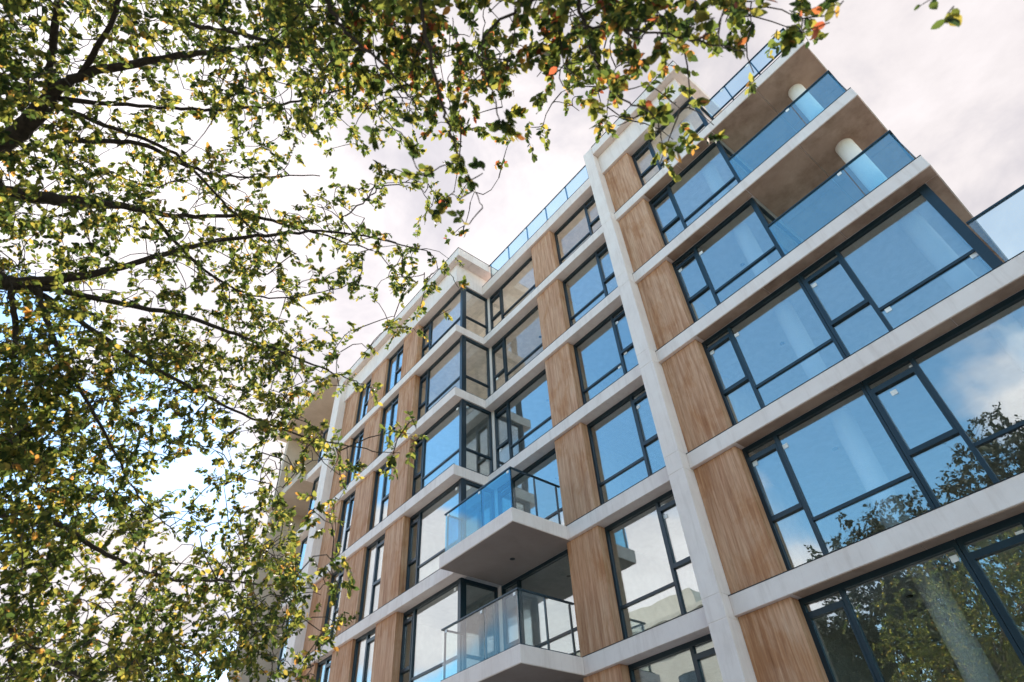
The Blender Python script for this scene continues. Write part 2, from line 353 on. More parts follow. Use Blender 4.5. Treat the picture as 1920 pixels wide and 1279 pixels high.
for k in range(0, 6):
    z0 = T(k) + 0.002; z1 = (ZF if k == 5 else T(k+1) - H) - 0.002
    y = 10.74
    # right of the pier
    cols = [(-5.09, -4.33, 'n'), (-4.33, -2.42, 'w')]
    window(cols, z0, z1, y, gl(k), stick=[(-4.98, 2.38), (-4.28, 2.3), (-5.0, 2.28)] if k in (1, 2, 3) else [(-4.42, 2.35)] if k == 4 else [(-2.62, 2.45)] if k == 0 else None)
    if k <= 2:
        window([(-2.41, -1.52, 'n'), (-1.52, XE if k == 2 else 1.6, 'w')], z0, z1, y, gl(k),
               stick=[(-2.1, 2.2), (-1.62, 2.46)] if k == 1 else [(-2.3, 2.2), (-2.26, 2.42), (-1.42, 0.66), (0.16, 0.68)] if k == 2 else [(-1.7, 2.45)])
    # left of the pier
    window([(-9.15, -7.5, 'w'), (-7.5, XP - 0.003, 'n')], z0, z1, y, gl(k),
           stick=[(-7.42, 2.44), (-7.42, 2.2)] if k in (1, 2) else [(-7.4, 1.0), (-7.7, 0.7), (-7.44, 2.25)] if k == 3 else None)
    # inner corner window beside the bay
    window([(-13.24, -12.52, 'n'), (-12.52, -10.265, 'w')], z0, z1, y, gl(k, True), stick=[(-13.1, 2.46), (-13.1, 0.95)] if k in (2, 3, 4) else None)
    # bay: return glazing and front
    yb = 9.44
    window([(9.56, 10.70, 'w')], z0, z1, 0, gl(k, True), axis='y', c0=-13.46, stick=[(9.66, 2.5)] if k in (2, 3) else None)
    window([(-16.3, -15.72, 'n'), (-15.72, -13.34, 'w')], z0, z1, yb, gl(k, True), stick=[(-16.15, 2.45), (-13.75, 2.5)] if k in (1, 2, 3) else None)
    P('corner_post', 'frame', -13.475, -13.345, 9.415, 9.55, z0, z1 - 0.01)
    P('jamb', 'concrete', -13.43, -13.25, 10.71, 10.9, z0, z1)
    # narrow windows of the left wing
    window([(-18.95, -18.2, 's'), (-18.2, -17.5, 'n')], z0, z1, 9.30, gl(k) if k < 5 else 'glass')
    window([(-21.6, -20.95, 's'), (-20.95, -20.35, 'n')], z0, z1, 9.30, gl(k) if k < 5 else 'glass')
    # beyond the far pier
    window([(-25.8, -24.6, 'w'), (-24.6, -23.603, 'n')], z0, z1, yb, 'glass')
# glazing on the return of the upper storeys, beside the terraces
for k in (3, 4, 5):
    z0 = T(k) + 0.002; z1 = (ZF if k == 5 else T(k+1) - H) - 0.002
    window([(10.86, 13.0, 'w'), (13.0, 15.0, 'w'), (15.0, 17.0, 'w')], z0, z1, 0, gl(k), axis='y', c0=-2.52)
    P('corner_post', 'frame', -2.52, -2.40, 10.735, 10.855, z0, z1 - 0.01)
for k in (0, 1, 2):
    z0 = T(k) + 0.002; z1 = T(k+1) - H - 0.002
    if k == 2:
        window([(10.86, 13.0, 'w'), (13.0, 15.0, 'w'), (15.0, 17.0, 'w')], z0, z1, 0, 'glass', axis='y', c0=XE - 0.12)
        P('corner_post', 'frame', XE - 0.15, XE + 0.02, 10.72, 10.855, z0, z1 - 0.01)
    else:
        window([(1.6, 3.9, 'w'), (3.9, 6.0, 'w')], z0, z1, 10.74, 'glass')
# --- slabs, ceilings, inner walls and columns
for k in range(0, 6):
    x1 = XS if k >= 3 else 6.0
    P('floor_slab', 'floor' if k < 4 else 'floor_bounce', -23.0, x1, 10.86 , 19.0, T(k) - H + 0.012, T(k) - 0.01)
    P('floor_slab', 'floor' if k < 4 else 'floor_bounce', -23.0, -13.5, 9.56, 10.859, T(k) - H + 0.012, T(k) - 0.01)
    zc = T(k+1) - H - 0.006 if k < 5 else ZF - 0.006
    xr = -2.54 if k >= 3 else (0.28 if k == 2 else 6.0)
    P('ceiling', 'ceiling', -22.9, xr, 10.87, 18.9 if k < 5 else 14.85, zc, zc + 0.012)
    P('ceiling', 'ceiling', -22.9, -13.49, 9.57, 10.868, zc, zc + 0.012)
    if k < 4: P('inner_wall', 'plaster', -22.9, xr, 16.2, 16.35, T(k), zc - 0.002)
    else:                                    # unseen rear glazing, added so daylight brightens the top-storey ceilings
        for a, b in ((-22.8, -19.8), (-19.6, -17.0), (-16.8, -13.3), (-13.2, -9.8), (-9.6, -5.7), (-5.5, -2.6)):
            window([(a, (a+b)/2, 's'), ((a+b)/2, b, 's')], T(k) + 0.002, zc - 0.004, 14.6, 'glass_clear')
    for xw in (-5.6, -9.7, -16.9, -19.7):
        P('inner_wall', 'plaster', xw - 0.07, xw + 0.07, 10.9 if xw > -13 else 9.6, 16.19 if k < 4 else 14.55, T(k), zc - 0.002)
    for xw, yw in ((-11.7, 11.9), (-8.1, 12.6), (-14.6, 11.6), (-3.9, 12.4)):
        d = MB().tube([(xw, yw, zc - 0.012), (xw, yw, zc - 0.001)], 0.06, 14); d.build('ceiling_downlight', M['dark'], bld)
def column(x, y, z0, z1, r=0.21):
    MB().tube([(x, y, z0), (x, y, z1)], r, 28).build('column', M['column'], bld, smooth=False)
    o = bld.children[-1]
    for p in o.data.polygons: p.use_smooth = len(p.vertices) == 4
for k in range(0, 6):
    column(-3.2, 11.35, T(k), (T(k+1) - H if k < 5 else ZF))
for k in range(0, 5): column(-0.17, 11.35, T(k), T(k+1) - H)
# --- terrace slabs with board-cast soffits
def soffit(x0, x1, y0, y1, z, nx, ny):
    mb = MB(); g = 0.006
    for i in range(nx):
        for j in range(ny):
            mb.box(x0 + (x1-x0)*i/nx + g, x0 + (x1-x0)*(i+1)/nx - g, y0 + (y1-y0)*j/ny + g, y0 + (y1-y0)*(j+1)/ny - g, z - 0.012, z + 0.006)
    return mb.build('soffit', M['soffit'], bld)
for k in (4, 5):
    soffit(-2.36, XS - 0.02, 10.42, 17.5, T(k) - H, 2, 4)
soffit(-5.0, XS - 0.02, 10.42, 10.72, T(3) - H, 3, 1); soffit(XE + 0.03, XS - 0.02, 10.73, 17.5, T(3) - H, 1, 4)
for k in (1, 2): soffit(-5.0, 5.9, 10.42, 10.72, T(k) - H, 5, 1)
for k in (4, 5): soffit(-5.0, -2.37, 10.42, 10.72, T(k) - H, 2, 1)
P('side_wall', 'beige_wall', -23.0, -2.54, 19.01, 19.3, 0, T(4) - H)
P('side_wall', 'beige_wall', -2.53, 6.0, 19.01, 19.3, 0, T(2) - H)
P('side_wall', 'beige_wall', -23.2, -23.01, 10.9, 19.3, 0, T(5) - H)
P('side_wall', 'beige_wall', -23.2, -23.01, 10.9, 14.9, T(5) - H + 0.002, 20.2 + Z0)
P('side_wall', 'beige_wall', 5.8, 6.0, 10.86, 19.0, 0, T(2) - H)
P('plinth', 'concrete', -23.0, 6.0, 10.45, 10.8, 0, T(0) - H)
# --- roof edge: fascia set back under a projecting coping
ZC0, ZC1 = 20.25 + Z0, 20.72 + Z0
P('roof_fascia', 'concrete', XR + 0.003, -2.52, 10.4, 10.9, ZF, ZC0 - 0.001, bevel=0.01)
P('roof_coping', 'concrete', XR + 0.003, -2.22, 10.16, 10.9, ZC0, ZC1, bevel=0.015)
P('roof_coping', 'concrete', -2.95, -2.22, 10.901, 14.95, ZC0, ZC1, bevel=0.015)
P('roof_fascia', 'concrete', -2.9, -2.52, 10.901, 14.9, ZF, ZC0 - 0.001)
P('roof_fascia', 'concrete', XC + 0.003, XP - 0.003, 10.4, 10.9, ZF, 19.64 + Z0, bevel=0.012)
P('roof_fascia', 'concrete', XL + 0.003, XC, 9.1, 9.6, ZF, ZC0 - 0.001, bevel=0.01)
P('roof_fascia', 'concrete', XC - 0.5, XC, 9.601, 10.86, ZF, ZC0 - 0.001)
P('roof_coping', 'concrete', XL + 0.003, -12.86, 8.86, 9.6, ZC0, ZC1, bevel=0.015)
P('roof_coping', 'concrete', XC - 0.5, -12.86, 9.601, 12.0, ZC0, ZC1, bevel=0.015)
P('roof_slab', 'concrete', -22.9, -2.6, 10.91, 14.9, ZF + 0.012, 19.6 + Z0)  # cut short at the back so sun and sky reach the top storey
P('roof_slab', 'concrete', -22.9, -13.9, 9.61, 10.909, ZF + 0.012, 19.6 + Z0)
for a, b, c, d in ((XR + 0.003, -2.21, 10.145, 10.6), (XL + 0.003, -12.85, 8.845, 9.3), (-13.3, -12.85, 9.301, 12.0)):
    P('coping_flashing', 'dark', a, b, c, d, ZC1 + 0.001, ZC1 + 0.018)
P('coping_flashing', 'dark', XC + 0.003, XP - 0.003, 10.392, 10.44, 19.641 + Z0, 19.655 + Z0)
# --- balustrades
def railing(x0, x1, y, z, h, cuts, glass, posts=(), ret=None, ret_posts=(), bottom=None, name='balustrade', rail=0.028):
    """front run from x0 to x1 at depth y, with an optional return at x1 back to depth ret"""
    mb = MB().box(x0, x1 + rail, y - rail, y + rail, z + h - 0.035, z + h)
    if ret: mb.box(x1 - rail, x1 + rail, y + rail, ret, z + h - 0.035, z + h)
    if bottom is not None:
        mb.box(x0, x1 + rail, y - 0.02, y + 0.02, z + bottom, z + bottom + 0.035)
        if ret: mb.box(x1 - 0.02, x1 + 0.02, y + 0.02, ret, z + bottom, z + bottom + 0.035)
    o = mb.build(name, M['rail'], bld)
    zb = z + (bottom + 0.036 if bottom is not None else 0.012)
    for a, b in zip(cuts, cuts[1:]):
        B('glass_panel', M[glass], o, a + 0.008, b - 0.008, y - 0.006, y + 0.006, zb, z + h - 0.037)
    if ret:
        ys = [y + 0.03] + list(ret_posts) + [ret]
        for a, b in zip(ys, ys[1:]): B('glass_panel', M[glass], o, x1 - 0.006, x1 + 0.006, a + 0.008, b - 0.008, zb, z + h - 0.037)
    for p in posts: B('post', M['rail'], o, p - 0.02, p + 0.02, y + 0.008, y + 0.05, z - 0.0, z + h - 0.036)
    for p in ret_posts: B('post', M['rail'], o, x1 - 0.05, x1 - 0.008, p - 0.02, p + 0.02, z - 0.0, z + h - 0.036)
    for a in cuts[1:-1]: B('sticker', M['sticker'], o, a - 0.16, a - 0.07, y - 0.011, y - 0.007, z + h - 0.14, z + h - 0.06)
    return o
for k in (3, 4):
    railing(-2.38, 0.62, 10.5, T(k), 1.22, [-2.38, -0.45, 0.60], 'glass_rail', ret=17.0, ret_posts=(12.6, 14.8))
railing(-2.2, 0.60, 10.5, T(5), 1.12, [-2.2, -1.44, -0.53, 0.58], 'glass_rail_pale', posts=(-1.44, -0.53, 0.58), ret=17.0, ret_posts=(12.6, 14.8), bottom=0.28, rail=0.02)
railing(XE + 0.03, 5.9, 10.5, T(2), 1.18, [XE + 0.03, 2.3, 4.1, 5.88], 'glass_rail_pale', posts=(2.3, 4.1))
rl = railing(-12.85, XP - 0.01, 10.45, 19.64 + Z0, 1.0, [-12.73, -11.53, -10.32, -9.15, -7.97, -6.65], 'glass_rail_pale', posts=(-12.73, -11.53, -10.32, -9.15, -7.97, -6.8), rail=0.02)
# --- projecting balconies in the inner corner
def balcony(k, glass, label):
    zt = T(k); mb = MB().box(-13.21, -10.105, 8.62, 10.85, zt - H, zt)
    o = mb.build('balcony', M['concrete'], bld, 0.012); o['label'] = label
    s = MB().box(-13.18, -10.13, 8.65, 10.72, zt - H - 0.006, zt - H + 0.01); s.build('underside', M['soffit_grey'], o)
    MB().tube([(-11.7, 9.9, zt - H - 0.014), (-11.7, 9.9, zt - H - 0.005)], 0.07, 14).build('downlight', M['dark'], o)
    h = 1.2; y = 8.72; x0, x1 = -13.1, -10.2
    hr = MB().box(x0 - 0.03, x1 + 0.03, y - 0.028, y + 0.028, zt + h - 0.035, zt + h)
    hr.box(x1 - 0.028, x1 + 0.03, y + 0.028, 10.42, zt + h - 0.035, zt + h)
    hr.box(x0 - 0.03, x0 + 0.02, y + 0.028, 9.36, zt + h - 0.035, zt + h)
    hr.build('handrail', M['rail'], o)
    tr = MB().box(x0, x1 + 0.02, y - 0.03, y + 0.03, zt + 0.002, zt + 0.045); tr.box(x1 - 0.03, x1 + 0.02, y + 0.03, 10.38, zt + 0.002, zt + 0.045)
    tr.build('base_channel', M['rail'], o)
    for a, b in ((x0, -11.42), (-11.42, x1)): B('glass_panel', M[glass], o, a + 0.01, b - 0.01, y - 0.006, y + 0.006, zt + 0.046, zt + h - 0.036)
    for a, b in ((y + 0.03, 9.55), (9.55, 10.36)): B('glass_panel', M['glass_rail_clear'], o, x1 - 0.006, x1 + 0.006, a + 0.01, b - 0.01, zt + 0.046, zt + h - 0.036)
    B('glass_panel', M[glass], o, x0 - 0.006, x0 + 0.006, y + 0.04, 9.34, zt + 0.046, zt + h - 0.036)
    for px, py in ((x0 + 0.06, y + 0.035), (-11.42, y + 0.035), (x1 - 0.045, y + 0.035), (x1 - 0.04, 9.55), (x1 - 0.04, 10.32), (x0 + 0.06, 9.3)):
        B('post', M['rail'], o, px - 0.02, px + 0.02, py - 0.02, py + 0.02, zt + 0.046, zt + h - 0.036)
    for a in (-13.0, -11.56, -10.34): B('sticker', M['sticker'], o, a, a + 0.08, y - 0.011, y - 0.007, zt + h - 0.13, zt + h - 0.06)
balcony(2, 'glass_rail_blue', 'upper balcony with balustrade glass tinted for the reflected blue sky')
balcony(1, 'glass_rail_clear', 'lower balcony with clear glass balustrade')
# --- the far end: loggia wall, slabs and roof overhang behind the leaves
P('loggia_wall', 'beige_wall', -29.75, -29.4, 8.9, 19.0, 0, ZC1 - 0.1)
P('loggia_wall', 'beige_wall', -29.39, -25.85, 12.0, 12.25, 0, ZC1 - 0.1)
for k in (2, 5): P('loggia_slab', 'beige_wall', -29.9, -26.01, 8.75, 12.0, T(k) - H, T(k), bevel=0.01)
P('roof_overhang', 'beige_wall', -30.0, -23.35, 8.3, 12.0, 20.73 + Z0, 21.0 + Z0, bevel=0.01)
P('roof_overhang_edge', 'concrete', -30.05, -23.3, 8.2, 8.299, 20.71 + Z0, 21.02 + Z0)

# ------------------------------------------------------------------ pale buildings across the street (seen mirrored in the glass)
def street_building(x0, x1, y0, y1, h, label):
    r = empty('apartment_block', ((x0+x1)/2, (y0+y1)/2, 0)); tag(r, label, 'building')
    B('wall', M['pale_wall'], r, x0, x1, y0, y1, 0, h)
    for i, z in enumerate((h, h + 0.35)): B('cornice', M['pale_wall'], r, x0 - 0.5 - 0.3*i, x1 + 0.5 + 0.3*i, y0 - 0.5, y1 + 0.5 + 0.3*i, z + 0.002, z + 0.35)
    B('penthouse', M['pale_wall'], r, x0 + 4, x1 - 5, y0 + 3, y1 - 2.5, h + 0.71, h + 3.3)
    nf = int(h // 3.1); nw = int((x1 - x0) // 3.4)
    for f in range(nf):
        if f: B('string_course', M['pale_wall'], r, x0 - 0.12, x1 + 0.12, y1 + 0.003, y1 + 0.22, f*3.1 - 0.15, f*3.1 + 0.1)
        for w in range(nw):
            cx = x0 + (w + 0.5)*(x1 - x0)/nw
            o = MB().box(cx - 0.85, cx + 0.85, y1 + 0.002, y1 + 0.07, f*3.1 + 0.75, f*3.1 + 2.45).build('window', M['frame'], r)
            for s in (-1, 1): B('pane', M['glass_clear'], o, cx + s*0.42 - 0.37, cx + s*0.42 + 0.37, y1 + 0.071, y1 + 0.08, f*3.1 + 0.83, f*3.1 + 2.37)
street_building(-72, -47, -32, -20, 15.5, 'wide pale rendered building across the street mirrored in the bay windows')
street_building(-43, -25, -33, -21, 18.5, 'tall narrow pale building across the street mirrored beside the white pier')

# ------------------------------------------------------------------ trees
def bark_mat(): return surf('tree_bark', [(0.3, (0.035, 0.028, 0.022)), (0.6, (0.075, 0.06, 0.048)), (0.8, (0.12, 0.10, 0.08))], scale=(6, 6, 1.2), noise=3.0, bump=0.8, fine=30, rough=0.9)
def leaf_mat(name, stops, trans=0.45):
    mt, nt, N, L, out = new_mat(name)
    g = N.new('ShaderNodeNewGeometry')
    r = ramp_node(N, stops); r.color_ramp.interpolation = 'LINEAR'
    n = N.new('ShaderNodeTexNoise'); n.inputs['Scale'].default_value = 0.9; n.inputs['Detail'].default_value = 3; L.new(g.outputs['Position'], n.inputs['Vector'])
    a = N.new('ShaderNodeMath'); a.operation = 'MULTIPLY_ADD'; L.new(n.outputs['Fac'], a.inputs[0]); a.inputs[1].default_value = 0.5; a.inputs[2].default_value = -0.25
    s = N.new('ShaderNodeMath'); s.operation = 'ADD'; s.use_clamp = True; L.new(g.outputs['Random Per Island'], s.inputs[0]); L.new(a.outputs[0], s.inputs[1])
    L.new(s.outputs[0], r.inputs[0])
    bs = N.new('ShaderNodeBsdfPrincipled'); L.new(r.outputs[0], bs.inputs['Base Color']); bs.inputs['Roughness'].default_value = 0.55; bs.inputs['Specular IOR Level'].default_value = 0.22
    tl = N.new('ShaderNodeBsdfTranslucent')
    hs = N.new('ShaderNodeMix'); hs.data_type = 'RGBA'; hs.blend_type = 'MULTIPLY'; hs.inputs['Factor'].default_value = 1.0
    L.new(r.outputs[0], hs.inputs['A']); hs.inputs['B'].default_value = (2.4, 2.2, 1.2, 1); L.new(hs.outputs['Result'], tl.inputs['Color'])
    mx = N.new('ShaderNodeMixShader'); mx.inputs[0].default_value = trans; L.new(bs.outputs[0], mx.inputs[1]); L.new(tl.outputs[0], mx.inputs[2])
    L.new(mx.outputs[0], out.inputs['Surface']); return mt
M['bark'] = bark_mat()
LEAF_STOPS = [(0.0, (0.018, 0.034, 0.018)), (0.28, (0.042, 0.068, 0.026)), (0.60, (0.092, 0.113, 0.038)), (0.85, (0.165, 0.165, 0.055)), (0.97, (0.25, 0.20, 0.065)), (1.0, (0.30, 0.16, 0.06))]
LEAF_STOPS_B = LEAF_STOPS[:4] + [(0.92, (0.24, 0.19, 0.06)), (0.975, (0.30, 0.13, 0.06)), (1.0, (0.24, 0.065, 0.05))]
M['leaf'] = leaf_mat('autumn_leaf', LEAF_STOPS, 0.6)
M['leaf_red'] = leaf_mat('reddening_leaf', LEAF_STOPS_B, 0.6)
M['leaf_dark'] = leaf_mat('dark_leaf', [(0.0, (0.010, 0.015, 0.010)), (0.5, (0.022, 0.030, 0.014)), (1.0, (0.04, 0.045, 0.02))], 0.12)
# one leaf: pointed oval, folded along the midrib and bent; local axes: x along the leaf, y across, z up
LEAF_V = np.array([(0, 0, 0), (0.22, 0.26, 0.07), (0.22, 0, 0.0), (0.22, -0.26, 0.07), (0.55, 0.31, 0.06), (0.55, 0, -0.02), (0.55, -0.31, 0.06),
                   (0.82, 0.16, 0.0), (0.82, 0, -0.06), (0.82, -0.16, 0.0), (1.0, 0, -0.13)], float)
LEAF_F = [(0, 2, 1), (0, 3, 2), (1, 2, 5, 4), (2, 3, 6, 5), (4, 5, 8, 7), (5, 6, 9, 8), (7, 8, 10), (8, 9, 10)]
def leaves_mesh(name, pos, xdir, size, mat, parent):
    """pos, xdir: (n,3); every leaf is its own island"""
    n = len(pos); L = np.array(root_loc(parent))
    x = xdir / np.linalg.norm(xdir, axis=1, keepdims=True)
    up = RNG.normal(size=(n, 3)) * 0.8 + np.array([0, 0, 1.0])
    y = np.cross(up, x); y /= np.linalg.norm(y, axis=1, keepdims=True); zz = np.cross(x, y)
    k = len(LEAF_V); wid = RNG.uniform(0.8, 1.15, (n, 1, 1)); curl = RNG.uniform(-0.2, 1.1, (n, 1, 1))
    lv = LEAF_V[None]
    V = (pos[:, None] - L) + size[:, None, None] * (lv[..., 0:1]*x[:, None] + lv[..., 1:2]*wid*y[:, None] + lv[..., 2:3]*curl*zz[:, None])
    V = V.reshape(-1, 3)
    me = bpy.data.meshes.new(name)
    sizes = np.array([len(f) for f in LEAF_F]); idx = np.concatenate([np.array(f) for f in LEAF_F])
    loops = (idx[None] + (np.arange(n)*k)[:, None]).ravel(); tot = np.tile(sizes, n); start = np.concatenate([[0], np.cumsum(tot)[:-1]])
    me.vertices.add(len(V)); me.vertices.foreach_set('co', V.ravel())
    me.loops.add(len(loops)); me.loops.foreach_set('vertex_index', loops)
    me.polygons.add(len(tot)); me.polygons.foreach_set('loop_start', start)
    me.polygons.foreach_set('use_smooth', np.ones(len(tot), bool))
    me.update(calc_edges=True); me.validate(); me.materials.append(mat)
    o = bpy.data.objects.new(name, me); COL.objects.link(o); o.parent = parent
    return o
def at(u, v, dist):                      # a point in the crown, seen from the eye in the direction (u, v)
    d = CR.T @ np.array([(u - 960)/1140.1, (v - 639.5)/1140.1, 1.0]); d /= np.linalg.norm(d)
    return d*dist + np.array([0, 0, EYE])
def limb_pts(ctrl, n=8, wob=0.03):
    """smooth wobbling path through control points (x,y,z,r)"""
    c = np.array(ctrl, float); out = []
    for i in range(len(c) - 1):
        p0, p1, p2, p3 = c[max(i-1, 0)], c[i], c[i+1], c[min(i+2, len(c)-1)]
        for t in np.linspace(0, 1, n, endpoint=False):
            q = 0.5*((2*p1) + (-p0+p2)*t + (2*p0-5*p1+4*p2-p3)*t*t + (-p0+3*p1-3*p2+p3)*t**3); out.append(q)
    out.append(c[-1]); out = np.array(out)
    out[1:-1, :3] += RNG.normal(size=(len(out)-2, 3))*wob*0.22
    out[:, 3] *= 0.68
    out[:, 3] = np.maximum(out[:, 3], 0.003)
    return out
def grow(root, limbs, clumps, leaf, mat, droop=0.5):
    """limbs: arrays (x,y,z,r). clumps: list of (centre, spread, n leaves, leaf size). Twigs join each clump to the nearest wood."""
    for l in limbs:
        MB().tube([tuple(p) for p in l[:, :3]], list(l[:, 3]), 9).build('limb', M['bark'], root, smooth=True)
    nodes = np.concatenate([l[:, :3] for l in limbs]); start = nodes[0]
    cs = sorted(clumps, key=lambda c: np.min(np.linalg.norm(nodes - c[0], axis=1)))
    tw = MB(); pos = []; xd = []; sz = []
    allp = list(nodes); arr = np.array(allp)
    for c, spread, n, s in cs:
        dd = np.linalg.norm(arr - c, axis=1); j = int(np.argmin(dd)); a = arr[j]; ln = dd[j]
        if ln > 0.05:
            steps = max(3, int(ln/0.25)); t = np.linspace(0, 1, steps + 1)[:, None]
            bow = RNG.normal(size=3)*0.10*ln; bow[2] += 0.12*ln
            pth = a + (c - a)*t + bow*np.sin(math.pi*t)
            r0 = min(0.016, 0.004 + 0.006*ln)
            tw.tube([tuple(p) for p in pth], list(np.linspace(r0, 0.0035, steps + 1)), 5, cap=False)
            arr = np.concatenate([arr, pth[1:]])
        out = c - a; out = out/(np.linalg.norm(out) + 1e-6)
        k = max(1, n // 11); m_ = 0
        for i in range(k):                                   # little side shoots with leaves set alternately
            dirn = out*0.5 + RNG.normal(size=3)*0.8; dirn[2] -= droop*RNG.uniform(0.1, 1.0); dirn /= np.linalg.norm(dirn)
            ln2 = spread*RNG.uniform(0.7, 1.5); p0 = c + RNG.normal(size=3)*spread*0.35
            tw.tube([tuple(p0), tuple(p0 + dirn*ln2*0.5 + np.array([0, 0, 0.02])), tuple(p0 + dirn*ln2)], [0.0035, 0.0028, 0.0018], 4, cap=False)
            side = np.cross(dirn, RNG.normal(size=3)); side /= np.linalg.norm(side)
            cnt = n//k + (1 if i < n % k else 0)
            for q in range(cnt):
                f = (q + RNG.uniform(0.2, 0.9))/max(1, cnt)
                pos.append(p0 + dirn*ln2*f)
                v = dirn*0.55 + side*(1 if q % 2 else -1)*0.75 + RNG.normal(size=3)*0.28; v[2] -= droop*RNG.uniform(0.0, 1.1)
                xd.append(v); sz.append(s*RNG.choice([0.6, 0.8, 0.95, 1.05, 1.15]))
    tw.build('twigs', M['bark'], root, smooth=True)
    leaves_mesh('crown', np.array(pos), np.array(xd), np.array(sz), mat, root)
    return len(pos)

# density of foliage over the directions the two street trees cover (cells of 80 x 80)
GRID = ["9877889999999999887200000000",
        "7655788999998863210000000000",
        "6644566667764445200000000000",
        "6555554322210003000000000000",
        "5666554423310000000000000000",
        "6766666543200000000000000000",
        "7766677765200000000000000000",
        "7777776224100000000000000000",
        "8998887400000000000000000000",
        "9997677320000000000000000000",
        "9985345502000000000000000000",
        "8884457300000000000000000000",
        "8866566200000000000000000000",
        "8645677400000000000000000000",
        "8778887300000000000000000000",
        "9988987200000000000000000000"]
def depth_of(u, v):
    """distance to the middle of the crown: the overhanging outer shoots at the top come close, the left mass stands farther off"""
    f = min(1, max(0, (u - 250)/900)); g = min(1, max(0, v/420))
    near = 4.2; far = 7.2
    return far - (far - near)*f*(1 - 0.75*g)
clA, clB = [], []
def add_cell(col, row, dens, su=80):
    if dens <= 0: return
    u0, v0 = col*su, row*su
    lam = -math.log(1 - min(0.95, dens/10.0))
    d0 = depth_of(u0 + 40, v0 + 40)
    isB = col >= 8 and row <= 5 and not (col < 10 and row >= 2)
    L = 0.068 if isB else 0.060
    px = L*1140/d0
    n = lam*6400/(0.40*px*px)*(1.95 if isB else (2.35 if row >= 8 else 2.0))*RNG.uniform(0.5, 1.5)
    nc = max(1, int(round(n/(20 if isB else 28))))
    for i in range(nc):
        u = u0 + RNG.uniform(0, su); v = v0 + RNG.uniform(0, su)
        d = d0*(RNG.uniform(0.93, 1.35) if RNG.random() < 0.8 else RNG.uniform(0.8, 0.93)) if not isB else d0*RNG.uniform(0.85, 1.25)
        (clB if isB else clA).append((at(u, v, d), 0.16, max(4, int(n/nc)), L))
for r, row in enumerate(GRID):
    for c, ch in enumerate(row): add_cell(c, r, int(ch))
for r in range(-5, 17):
    for c in range(-4, 0): add_cell(c, r, 5)
for r in range(-5, 0):
    for c in range(0, 17): add_cell(c, r, 5 if r > -3 else 3)
# single sprays at the rim of the crown
def spray(u, v, d, n, spread, lst, L=0.07): lst.append((at(u, v, d), spread, n, L))
for u, v, n in ((948, 235, 44), (775, 300, 20), (800, 330, 22), (860, 305, 18), (880, 345, 12), (860, 375, 14), (905, 325, 6), (880, 420, 8), (735, 240, 16), (715, 245, 14),
                (1230, 230, 24), (1245, 265, 20), (1215, 250, 14), (1490, 60, 16), (1505, 35, 12), (1560, 30, 6), (1764, -6, 4), (1812, -2, 6), (1120, 170, 30), (1160, 150, 26)):
    spray(u, v, 4.0, n, 0.09, clB)
for u, v, n in ((745, 850, 24), (735, 862, 16), (640, 1110, 30), (610, 1095, 30), (850, 520, 12), (860, 540, 8), (820, 500, 24), (690, 655, 24), (655, 880, 20)):
    spray(u, v, 6.6, n, 0.12, clA)
TA = (-6.9, -2.3); TB = (1.6, -3.2)
treeA = empty('street_tree', (TA[0], TA[1], 0)); tag(treeA, 'big broadleaf tree with dark limbs spreading from the left across the building', 'tree', 'street trees in autumn leaf')
treeB = empty('street_tree', (TB[0], TB[1], 0)); tag(treeB, 'overhanging tree whose hanging sprays of green and reddish leaves fill the top of the view', 'tree', 'street trees in autumn leaf')
def trunk(root, x, y, h, r):
    pts = limb_pts([(x, y, -0.15, r*1.5), (x+0.02, y, 0.5, r*1.1), (x-0.05, y+0.05, h*0.5, r*0.92), (x+0.05, y, h, r*0.75)], 6, 0.02)
    MB().tube([tuple(p) for p in pts[:, :3]], list(pts[:, 3]), 14).build('trunk', M['bark'], root, smooth=True); return pts[-1]
topA = trunk(treeA, *TA, 4.4, 0.26); topB = trunk(treeB, *TB, 3.6, 0.22)
def px(*c): return [(*at(u, v, d), r) for u, v, d, r in c]
tA = lambda z, r: (TA[0] + 0.03, TA[1], z, r)
